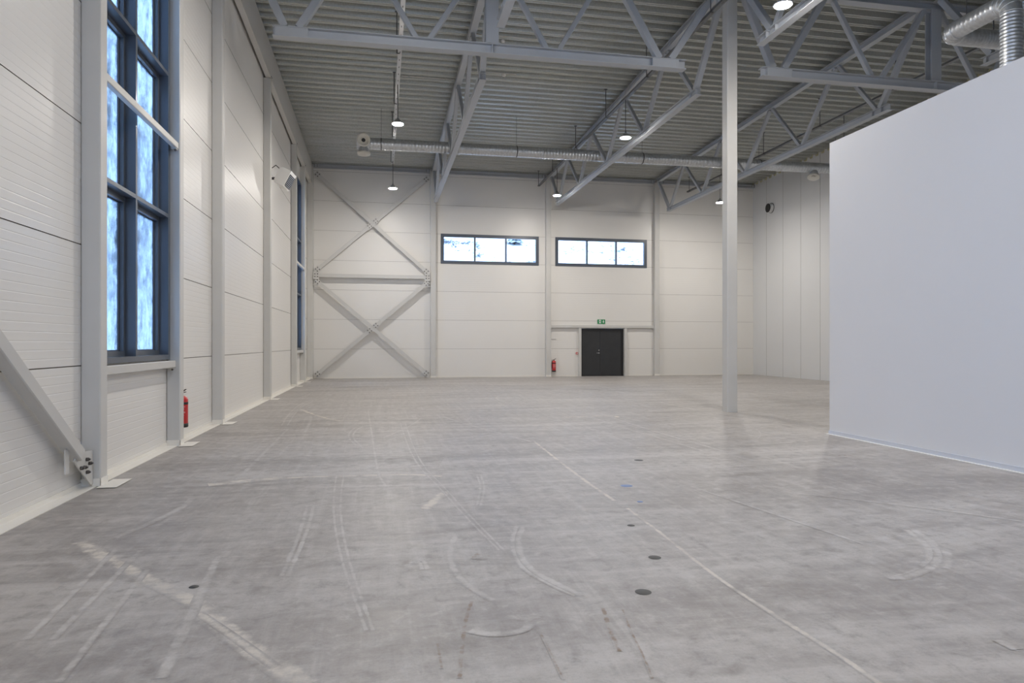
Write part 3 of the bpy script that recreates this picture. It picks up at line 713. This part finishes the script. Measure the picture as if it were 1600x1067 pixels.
def blob(poly): 
    q = flat(poly, yq); k = len(b.v); b.add(q.v, q.f)
blob([(9.925 + 0.013 * math.cos(i * .785), 2.567 + 0.013 * math.sin(i * .785)) for i in range(8)])
blob([(9.895, 2.548), (9.925, 2.55), (9.932, 2.515), (9.905, 2.495), (9.893, 2.515)]); blob([(9.905, 2.5), (9.928, 2.51), (9.948, 2.48), (9.93, 2.445), (9.92, 2.45), (9.932, 2.478)])
blob([(9.893, 2.505), (9.907, 2.498), (9.893, 2.47), (9.872, 2.46), (9.87, 2.47), (9.885, 2.48)]); blob([(9.93, 2.545), (9.955, 2.525), (9.95, 2.518), (9.926, 2.532)]); blob([(9.897, 2.545), (9.875, 2.525), (9.88, 2.518), (9.9, 2.532)])
b.build('figure_symbol', M['green'], t)
# call point
t = thing('fire_call_point', (8.81, YF - 0.02, 1.05), 'small red fire call point beside the slim door post', 'call point')
b = MB(); b.box(8.765, 8.855, YF - 0.045, YF - 0.003, 1.005, 1.10); b.build('housing', M['red'], t)
b = MB(); b.box(8.787, 8.833, YF - 0.048, YF - 0.0455, 1.03, 1.075); b.build('glass_plate', M['white'], t)
b = MB(); b.box(8.805, 8.815, YF - 0.012, YF - 0.003, 1.10, 2.2); b.build('cable', M['panel_grey'], t)
# small wall hook
t = thing('wall_bracket', (7.72, YF - 0.02, 1.69), 'tiny grey bracket on the far wall above the extinguisher', 'bracket')
b = MB(); b.box(7.60, 7.83, YF - 0.03, YF - 0.003, 1.70, 1.715); b.box(7.60, 7.83, YF - 0.006, YF - 0.003, 1.67, 1.70); b.build('shelf_plate', M['steel'], t)

# ------------------------------------------------------------------ fire extinguishers
def extinguisher(x, y, z, H, R, wall, label):
    t = thing('fire_extinguisher', (x, y, z), label, 'fire extinguisher')
    b = MB(); b.lathe((x, y, z), (0, 0, 1), [(R * 0.96, 0.05 * H), (R, 0.06 * H), (R, 0.76 * H), (R * 0.9, 0.81 * H), (R * 0.62, 0.855 * H), (R * 0.3, 0.875 * H), (0, 0.876 * H)], 24); b.build('cylinder', M['red'], t)
    b = MB(); b.lathe((x, y, z), (0, 0, 1), [(0, 0), (R * 0.95, 0), (R * 1.03, 0.012), (R * 1.03, 0.11 * H), (R * 0.9, 0.112 * H)], 24); b.build('base_ring', M['black'], t)
    b = MB(); b.lathe((x, y, z), (0, 0, 1), [(R * 1.005, 0.63 * H), (R * 1.015, 0.632 * H), (R * 1.015, 0.698 * H), (R * 1.005, 0.70 * H)], 24); b.build('strap', M['black'], t)
    b = MB()
    for i, (h0, h1) in enumerate(((0.56, 0.585), (0.50, 0.53), (0.455, 0.47), (0.40, 0.44), (0.33, 0.345), (0.29, 0.305))):
        n = 7; a0, a1 = -2.35 + 0.1 * (i % 2), -0.75 - 0.18 * (i % 3)
        vs = [(x + R * 1.012 * math.cos(a0 + (a1 - a0) * k / n), y + R * 1.012 * math.sin(a0 + (a1 - a0) * k / n), z + h * H) for h in (h0, h1) for k in range(n + 1)]
        b.add(vs, [(k, k + 1, k + n + 2, k + n + 1) for k in range(n)])
    b.build('instruction_label', M['label'], t)
    b = MB(); b.tube((x, y, z + 0.87 * H), (x, y, z + 0.93 * H), R * 0.22, 10); b.box(x - R * .22, x + R * .22, y - R * 0.2, y + R * .2, z + 0.915 * H, z + 0.94 * H)
    d = V((0.75, -0.66, 0))
    b.bar(V((x, y, z + 0.945 * H)), V((x, y, z + 0.945 * H)) + d * R * 1.1 + V((0, 0, R * 0.25)), R * 0.25, R * 0.1); b.bar(V((x, y, z + 0.965 * H)), V((x, y, z + 0.97 * H)) + d * R * 1.15 + V((0, 0, R * 0.55)), R * 0.25, R * 0.09)
    b.build('valve_handle', M['black'], t)
    b = MB(); hx = -1
    pts = [(x, y, z + 0.91 * H), (x - R * 0.7, y - R * .1, z + 0.93 * H), (x - R * 1.15, y - R * .15, z + 0.86 * H), (x - R * 1.25, y - R * .15, z + 0.7 * H), (x - R * 1.17, y - R * .15, z + 0.45 * H), (x - R * 1.15, y - R * .15, z + 0.25 * H)]
    b.path(pts, R * 0.12); b.build('hose', M['black'], t)
    b = MB()
    if wall == 'far': b.box(x - 0.03, x + 0.03, y + R * 1.02, YF - 0.003, z + 0.62 * H, z + 0.72 * H)
    else: b.box(XL + 0.003, x - R * 1.02, y - 0.03, y + 0.03, z + 0.62 * H, z + 0.72 * H)
    b.build('wall_mount', M['black'], t)
extinguisher(7.69, YF - 0.16, 0.22, 0.585, 0.088, 'far', 'red fire extinguisher hung low on far wall beside the door column')
extinguisher(-2.965, 11.03, 0.235, 0.545, 0.088, 'left', 'red fire extinguisher half hidden behind the window column')

# ------------------------------------------------------------------ lamps
LZ = 7.44
LAMPS = [(0.44, 26.4, 8.53, 'pendant lamp hanging in front of the upper cross brace'), (0.44, 18.62, 8.53, 'pendant lamp above the nozzle end of the long duct'),
         (6.93, 18.62, 8.56, 'pendant lamp beside the middle roof truss, above the long duct'), (6.93, 26.4, 8.56, 'pendant lamp in front of the column between the strip windows'),
         (14.02, 26.42, 8.56, 'pendant lamp just beside the free-standing column top'), (6.93, 10.80, 8.56, 'brightest pendant lamp at the top edge, over the near truss'),
         (0.44, 10.80, 8.53, None), (0.44, 0.8, 8.53, None), (14.02, 18.62, 8.56, None), (6.4, 3.0, None, None)]  # unlabelled ones are unseen; those nearest the camera are added to brighten walls
def lamp(x, y, zt, label):
    t = thing('pendant_lamp', (x, y, LZ), label or 'pendant lamp out of view, lighting the near floor or behind the inner room', 'lamp', 'round pendant lamps under the roof')
    b = MB(); b.lathe((x, y, LZ), (0, 0, 1), [(0.150, 0.0), (0.168, 0.004), (0.172, 0.018), (0.165, 0.034), (0.11, 0.05), (0.09, 0.052), (0.085, 0.10), (0.06, 0.115), (0.0, 0.117)], 28); b.build('housing', M['black'] if False else M['tray'], t)
    b = MB(); b.lathe((x, y, LZ), (0, 0, 1), [(0.0, -0.034), (0.06, -0.031), (0.11, -0.022), (0.140, -0.010), (0.149, 0.0)], 28); b.build('lens', M['lens'], t)
    b = MB(); b.tube((x, y, LZ + 0.115), (x, y, LZ + 0.17), 0.012, 8)
    b.path([(x - 0.05, y, LZ + 0.11), (x, y, LZ + 0.2), (x + 0.05, y, LZ + 0.11)], 0.006, 6); b.build('hook', M['rod'], t)
    b = MB(); b.tube((x, y, LZ + 0.19), (x, y, (zt or deck_z(y)) - 0.024), 0.011, 8); b.build('suspension_cord', M['rod'], t)
for l in LAMPS: lamp(*l)

# cable trays with hangers
def tray(x, y0, y1, z, label, ys, side=0.0):
    t = thing('cable_tray', (x, y1, z), label, 'cable tray')
    b = MB(); b.box(x - 0.048, x + 0.048, y0, y1, z - 0.02, z - 0.016); b.box(x - 0.048, x - 0.044, y0, y1, z - 0.016, z + 0.035); b.box(x + 0.044, x + 0.048, y0, y1, z - 0.016, z + 0.035); b.build('channel', M['tray' if x < 5 else 'traydark'], t)
    b = MB(); y = y0 + 0.3
    while y < y1 - 0.3: b.box(x - 0.010, x + 0.010, y, y + 0.09, z - 0.0215, z - 0.0203); y += 0.45
    b.build('slots', M['rod'], t)
    for y in ys:
        b = MB(); xx = x + side
        b.tube((xx, y, z - 0.03), (xx, y, deck_z(y) - 0.004), 0.012, 8); b.box(xx - 0.045, xx + 0.045, y - 0.03, y + 0.03, deck_z(y) - 0.02, deck_z(y) - 0.004); 
        if side: b.box(min(x, xx), max(x, xx), y - 0.012, y + 0.012, z - 0.034, z - 0.021)
        b.build('hanger_rod', M['rod'], t)
    b = MB(); b.tube((x - 0.012, y0, z + 0.004), (x - 0.012, y1 - 0.1, z + 0.004), 0.010, 6); b.tube((x + 0.010, y0, z + 0.002), (x + 0.010, y1 - 0.1, z + 0.002), 0.009, 6); b.build('cables', M['rod'], t)
tray(0.44, YN + 0.3, 26.9, 8.53, 'cable tray above the lamps between window wall and first truss', [4, 7.2, 10.4, 13.4, 16.6, 20.1, 23.3, 26.6], -0.07)
tray(6.93, YN + 0.3, 29.65, 8.56, 'cable tray running alongside the middle roof truss', [3.6, 7, 10.3, 13.35, 16.9, 20.2, 23.55, 26.9, 29.4], -0.06)
tray(14.02, YN + 0.3, 29.5, 8.56, 'cable tray beyond the third truss, carrying the lamp beside the column', [3.6, 7, 10.3, 13.35, 16.4, 19.7, 23.0, 26.2, 29.2], -0.06)

# ------------------------------------------------------------------ ducts
def spiral(mb, p0, p1, R, pitch=0.11, amp=0.0035, n=24):
    p0, p1 = V(p0), V(p1); L = (p1 - p0).length; k = max(1, int(L / pitch)); pr = [(R * 0.985, 0)]
    for i in range(k):
        h = (i + 0.5) * L / k; pr += [(R, h - 0.012), (R + amp, h - 0.006), (R + amp, h + 0.006), (R, h + 0.012)]
    pr.append((R * 0.985, L)); mb.lathe(p0, p1 - p0, pr, n)
YD, ZD, RD = 23.05, 8.15, 0.19
t = thing('ventilation_duct', (8.0, YD, ZD), 'long galvanised spiral duct running across the hall under the roof', 'duct')
b = MB(); spiral(b, (-0.40, YD, ZD), (XR - 0.02, YD, ZD), RD); b.build('pipe', M['galv'], t)
b = MB(); b.lathe((-0.80, YD, ZD), (1, 0, 0), [(0, 0), (RD + 0.008, 0.0), (RD + 0.012, 0.01), (RD + 0.012, 0.40), (RD, 0.41)], 24); b.build('end_collar', M['galv'], t)
b = MB()
for x in (2.6, 5.6, 8.6, 11.6, 14.6): b.lathe((x, YD, ZD), (1, 0, 0), [(RD + 0.004, -0.05), (RD + 0.012, -0.045), (RD + 0.012, 0.045), (RD + 0.004, 0.05)], 24)
b.build('joint_sleeves', M['galv'], t)
for x in (0.0, 4.6, 9.2, 13.8, 17.0):
    b = MB(); b.tube((x, YD, ZD + RD), (x, YD, deck_z(YD) - 0.004), 0.006, 6); b.lathe((x, YD, ZD), (1, 0, 0), [(RD + 0.006, -0.015), (RD + 0.013, -0.014), (RD + 0.013, 0.014), (RD + 0.006, 0.015)], 20); b.build('hanger', M['rod'], t)
DUCT = t
def nozzle(org, ax, label, R=0.20):
    b = MB(); b.lathe(org, ax, [(R * 0.75, 0.0), (R * 0.80, 0.05), (R * 1.0, 0.22)], 28); t = b.build('air_nozzle', M['galv'], DUCT); t['label'] = label
    b = MB(); b.lathe(org, ax, [(R * 0.97, 0.17), (R * 1.06, 0.18), (R * 1.09, 0.24), (R * 1.0, 0.265), (R * 0.86, 0.25), (R * 0.66, 0.17), (R * 0.42, 0.145), (R * 0.40, 0.19), (R * 0.34, 0.19), (R * 0.33, 0.12)], 28); b.build('rim', M['cream'], t)
    b = MB(); b.lathe(org, ax, [(0.0, 0.10), (R * 0.35, 0.10)], 28); b.build('throat', M['black'], t)
nozzle((-0.58, YD - RD + 0.02, ZD + 0.03), (0.05, -0.96, -0.12), 'round cream air nozzle facing the hall at the duct end')
nozzle((-0.57, YD - 0.02, ZD - RD + 0.06), (0.0, -0.0, -1), 'round cream air nozzle pointing down under the duct end')
nozzle((16.05, YD - 0.03, ZD - RD + 0.02), (-0.25, -0.25, -0.9), 'cream air nozzle under the long duct near the grey side wall')

# duct rising from the inner room
RX, RY, RZ, RR = 10.52, 9.72, 7.34, 0.165
t = thing('riser_duct', (RX, RY, ZP), 'shiny spiral duct rising from the inner room roof and turning away', 'duct')
b = MB(); spiral(b, (RX, RY, ZP + 0.004), (RX, RY, RZ - 0.22), RR, 0.06, 0.0035, 28); b.build('riser', M['galv'], t)
def elbow(mb, c, a0, a1, R, rb, u, v, seg=4, n=24):
    """segmented bend: centre c, in the plane of u, v"""
    c, u, v = V(c), V(u), V(v); k0 = u.cross(v); vs = []; fs = []
    for i in range(seg + 1):
        a = a0 + (a1 - a0) * i / seg; d = u * math.cos(a) + v * math.sin(a)
        for j in range(n):
            q = 2 * math.pi * j / n; vs.append(c + d * (rb + R * math.cos(q)) + k0 * R * math.sin(q))
    for i in range(seg):
        for j in range(n): fs.append((i * n + j, i * n + (j + 1) % n, (i + 1) * n + (j + 1) % n, (i + 1) * n + j))
    mb.add(vs, fs, True)
    for i in range(seg + 1):
        a = a0 + (a1 - a0) * i / seg; d = u * math.cos(a) + v * math.sin(a); tg = -u * math.sin(a) + v * math.cos(a)
        mb.lathe(c + d * rb, tg, [(R, -0.012), (R + 0.008, -0.006), (R + 0.008, 0.006), (R, 0.012)], n)
rb = 0.22
b = MB(); elbow(b, (RX, RY + rb, RZ - rb), 0, math.pi / 2, RR, rb, (0, -1, 0), (0, 0, 1)); b.build('elbow', M['galv'], t)
Y2 = 11.05
b = MB(); spiral(b, (RX, RY + rb, RZ), (RX, Y2 - rb, RZ), RR, 0.09, 0.003, 28); b.build('run', M['galv'], t)
b = MB(); elbow(b, (RX + rb, Y2 - rb, RZ), 0, math.pi / 2, RR, rb, (-1, 0, 0), (0, 1, 0)); b.build('elbow', M['galv'], t)
b = MB(); spiral(b, (RX + rb, Y2, RZ), (12.05, Y2, RZ), RR, 0.06, 0.0035, 28); b.build('cross_run', M['galv'], t)
b = MB(); elbow(b, (12.05, Y2, RZ + rb), 0, math.pi / 2, RR, rb, (0, 0, -1), (1, 0, 0)); b.build('elbow', M['galv'], t)
b = MB(); spiral(b, (12.05 + rb, Y2, RZ + rb), (12.05 + rb, Y2, deck_z(Y2) - 0.004), RR, 0.06, 0.0035, 28); b.build('roof_riser', M['galv'], t)
b = MB(); b.tube((RX - 0.02, 10.6, RZ + RR), (RX - 0.02, 10.6, deck_z(10.6) - 0.004), 0.006, 6); b.build('hanger', M['rod'], t)

# ------------------------------------------------------------------ conduits with detectors across the deck
def conduit(x0, x1, y, label, dets=(), drop=None):
    t = thing('conduit', (x0, y, deck_z(y)), label, 'conduit'); z = deck_z(y) - 0.016
    b = MB(); b.tube((x0, y, z), (x1, y, z), 0.011, 8)
    if drop: b.tube((drop, y, z), (drop, y, z), 0.011, 8) if False else None
    b.build('pipe', M['flash'], t)
    for i in range(int((x1 - x0) / 2.0) + 1):
        x = x0 + 0.2 + i * 2.0
        if x > x1: break
        b = MB(); b.box(x - 0.02, x + 0.02, y - 0.03, y + 0.03, z - 0.013, z + 0.011); b.build('clip', M['tray'], t)
conduit(0.6, T1 - 0.12, 20.30, 'thin pale conduit from the lamp tray to the first truss')
conduit(T1 + 0.12, 4.35, 17.35, 'thin pale conduit past the first truss, nearer of two')
conduit(T1 + 0.12, 3.9, 19.6, 'thin pale conduit past the first truss, farther of two')
conduit(T2 + 0.9, 9.6, 22.0, 'thin pale conduit seen just past the free-standing column')
conduit(T3 + 0.8, 16.6, 18.0, 'thin pale conduit beyond the third truss above the inner room')
def detector(x, y, label):
    t = thing('smoke_detector', (x, y, deck_z(y)), label, 'detector'); z = deck_z(y) - 0.004
    b = MB(); b.lathe((x, y, z), (0, 0, -1), [(0.06, 0), (0.062, 0.02), (0.045, 0.045), (0.02, 0.055), (0, 0.055)], 18); b.build('housing', M['white'], t)
    b = MB(); b.lathe((x, y, z), (0, 0, -1), [(0.052, 0.0365), (0.055, 0.04), (0.047, 0.044)], 18); b.build('grille_ring', M['panel_grey'], t)
detector(3.15, 17.6, 'small white ceiling detector just past the first truss'); detector(3.55, 19.7, 'small white ceiling detector further along past the first truss')
detector(8.6, 22.1, 'small white ceiling detector past the free-standing column'); detector(6.4, 14.6, 'small white ceiling detector at the top edge beside the middle truss')

# ------------------------------------------------------------------ fan heater and wall fan
t = thing('fan_heater', (-2.6, 19.45, 6.0), 'white tilted fan heater on a wall bracket high beside a column', 'heater')
mt = Matrix.Translation((-2.60, 19.46, 6.02)) @ Matrix.Rotation(math.radians(26), 4, 'Y') @ Matrix.Rotation(math.radians(-10), 4, 'Z')
b = MB(); w2, d2, h2 = 0.16, 0.24, 0.235; pr = [(-w2 + .05, -h2), (w2, -h2 + 0.0), (w2, h2), (-w2 + .05, h2), (-w2, h2 - .08), (-w2, -h2 + .08)]
n = len(pr); b.add([(x, y, z) for y in (-d2, d2) for x, z in pr], [tuple(range(n)), tuple(range(2 * n - 1, n - 1, -1))] + [(i, i + n, (i + 1) % n + n, (i + 1) % n) for i in range(n)]); b.xform(0, mt); hb = b.build('casing', M['white'], t)
b = MB(); b.box(w2, w2 + 0.012, -d2 + .03, d2 - .03, -h2 + .04, h2 - .09); b.xform(0, mt); g = b.build('outlet_grille', M['black'], t)
b = MB()
for i in range(7):
    z = -h2 + .06 + i * 0.045; b.box(w2 + 0.012, w2 + 0.022, -d2 + .03, d2 - .03, z, z + 0.010)
b.xform(0, mt); b.build('louvres', M['tray'], g)
b = MB(); b.box(XL + 0.003, XL + 0.02, 19.36, 19.56, 5.85, 6.15); b.bar((XL + 0.02, 19.46, 6.0), (-2.76, 19.46, 6.03), 0.06, 0.06); b.build('wall_bracket', M['rod'], t)
b = MB(); b.path([(-2.72, 19.3, 6.26), (-2.80, 19.25, 6.33), (-2.90, 19.25, 6.25), (XL + 0.02, 19.3, 6.2)], 0.012); b.build('cable', M['black'], t)
t = thing('wall_fan', (XR, 28.43, 7.74), 'small round black extract fan high on the grey side wall', 'fan')
b = MB(); b.lathe((XR - 0.003, 28.43, 7.74), (-1, 0, 0), [(0.215, 0.0), (0.22, 0.02), (0.20, 0.05), (0.19, 0.16), (0.20, 0.17)], 28); b.build('housing', M['panel_grey'], t)
b = MB(); b.lathe((XR - 0.003, 28.43, 7.74), (-1, 0, 0), [(0.20, 0.165), (0.205, 0.185), (0.17, 0.19), (0.0, 0.175)], 28); b.build('front_ring', M['black'], t)
b = MB(); b.lathe((XR - 0.003, 28.43, 7.74), (-1, 0, 0), [(0.222, 0.0), (0.236, 0.001), (0.236, 0.02), (0.222, 0.021)], 28); b.build('mounting_ring', M['black'], t)

# ------------------------------------------------------------------ outside: snowy hillside and spruces
from mathutils import noise as mn
def hill_h(x, y):
    ax = max(0.0, XL - 0.4 - x); ay = max(0.0, y - YF - 0.4)
    d = math.hypot(ax, ay)
    if d < 1e-6: return -0.6
    sl = (0.85 * ax + 0.50 * ay) / (ax + ay)
    h = max(0.0, d - 3.0) * sl
    h = h if h < 24 else 24 + (h - 24) * 0.3
    nz = mn.fractal(V((x * 0.12, y * 0.12, 1.3)), 1.0, 2.0, 5)
    return -0.5 + h + nz * min(1.6, d * 0.18)
b = MB(); vs = []; fs = []; NX, NY = 90, 110
gx = [-60 + 110 * i / (NX - 1) for i in range(NX)]; gy = [-6 + 96 * j / (NY - 1) for j in range(NY)]
idx = {}
for i, x in enumerate(gx):
    for j, y in enumerate(gy): idx[i, j] = len(vs); vs.append((x, y, hill_h(x, y)))
for i in range(NX - 1):
    for j in range(NY - 1):
        x, y = (gx[i] + gx[i + 1]) / 2, (gy[j] + gy[j + 1]) / 2
        if x > XL - 1.0 and y < YF + 1.0: continue
        fs.append((idx[i, j], idx[i + 1, j], idx[i + 1, j + 1], idx[i, j + 1]))
b.add(vs, fs, True); structure(b.build('snowy_hill', M['snow']), 'snow covered rocky hillside outside the windows', 'hillside')
def spruce(x, y, H, label, group):
    z = hill_h(x, y) - 0.2
    t = thing('spruce_tree', (x, y, z), label, 'tree', group)
    b = MB(); b.tube((x, y, z), (x, y, z + H * 0.98), 0.03 * H * 0.6, 8, 0.01); b.build('trunk', M['bark'], t)
    b = MB(); L = 9
    for k in range(L):
        f = k / L; zb = z + H * (0.10 + 0.86 * f); R = H * 0.19 * (1 - f) + 0.05; n = 14; o = random.random() * 6
        vs = [(x, y, zb + H * 0.16 * (1 - f * 0.6))]
        for i in range(n):
            r = R * (1.0 if i % 2 else 0.62) * random.uniform(0.85, 1.15); a = o + 2 * math.pi * i / n
            vs.append((x + r * math.cos(a), y + r * math.sin(a), zb - R * 0.25 * (1 if i % 2 else 0.4)))
        vs.append((x, y, zb + 0.02)); b.add(vs, [(0, i + 1, (i + 1) % n + 1) for i in range(n)] + [(n + 1, (i + 1) % n + 1, i + 1) for i in range(n)])
    b.build('branches', M['spruce'], t)
for (x, y, H) in ((-15, 34, 7), (-18, 38, 9), (-13.5, 36.5, 5), (-21, 44, 8), (-24, 50, 9), (-17, 47, 6)):
    spruce(x, y, H, 'snow dusted spruce on the hillside outside the tall windows', 'spruces outside the tall windows')
spruce(10.45, 53.2, 4.2, 'dark spruce on the snow slope seen through the first strip window', None)

# ------------------------------------------------------------------ sky and render look
wd = D.worlds.new('sky'); bpy.context.scene.world = wd; wd.use_nodes = True
bg = wd.node_tree.nodes['Background']; n = N(wd.node_tree); tc = n.new('ShaderNodeTexCoord'); sp = n.new('ShaderNodeSeparateXYZ'); n.link(tc.outputs['Generated'], sp.inputs[0])
bg.inputs[0].default_value = (0.44, 0.65, 1.0, 1)      # overcast winter sky: three times brighter overhead than at the horizon
n.link(n.math('ADD', 1.7, n.math('MULTIPLY', n.math('MAXIMUM', sp.outputs[2], 0.0), 5.0)), bg.inputs[1])
sc = bpy.context.scene
sc.view_settings.view_transform = 'Standard'; sc.view_settings.look = 'None'; sc.view_settings.gamma = 1.0; sc.view_settings.exposure = 0.35
sc.view_settings.use_curve_mapping = False
try:
    sc.cycles.use_denoising = True; sc.cycles.max_bounces = 10; sc.cycles.diffuse_bounces = 6; sc.cycles.glossy_bounces = 4; sc.cycles.transparent_max_bounces = 12
    sc.cycles.sample_clamp_indirect = 8.0; sc.cycles.caustics_reflective = False; sc.cycles.caustics_refractive = False
except Exception: pass
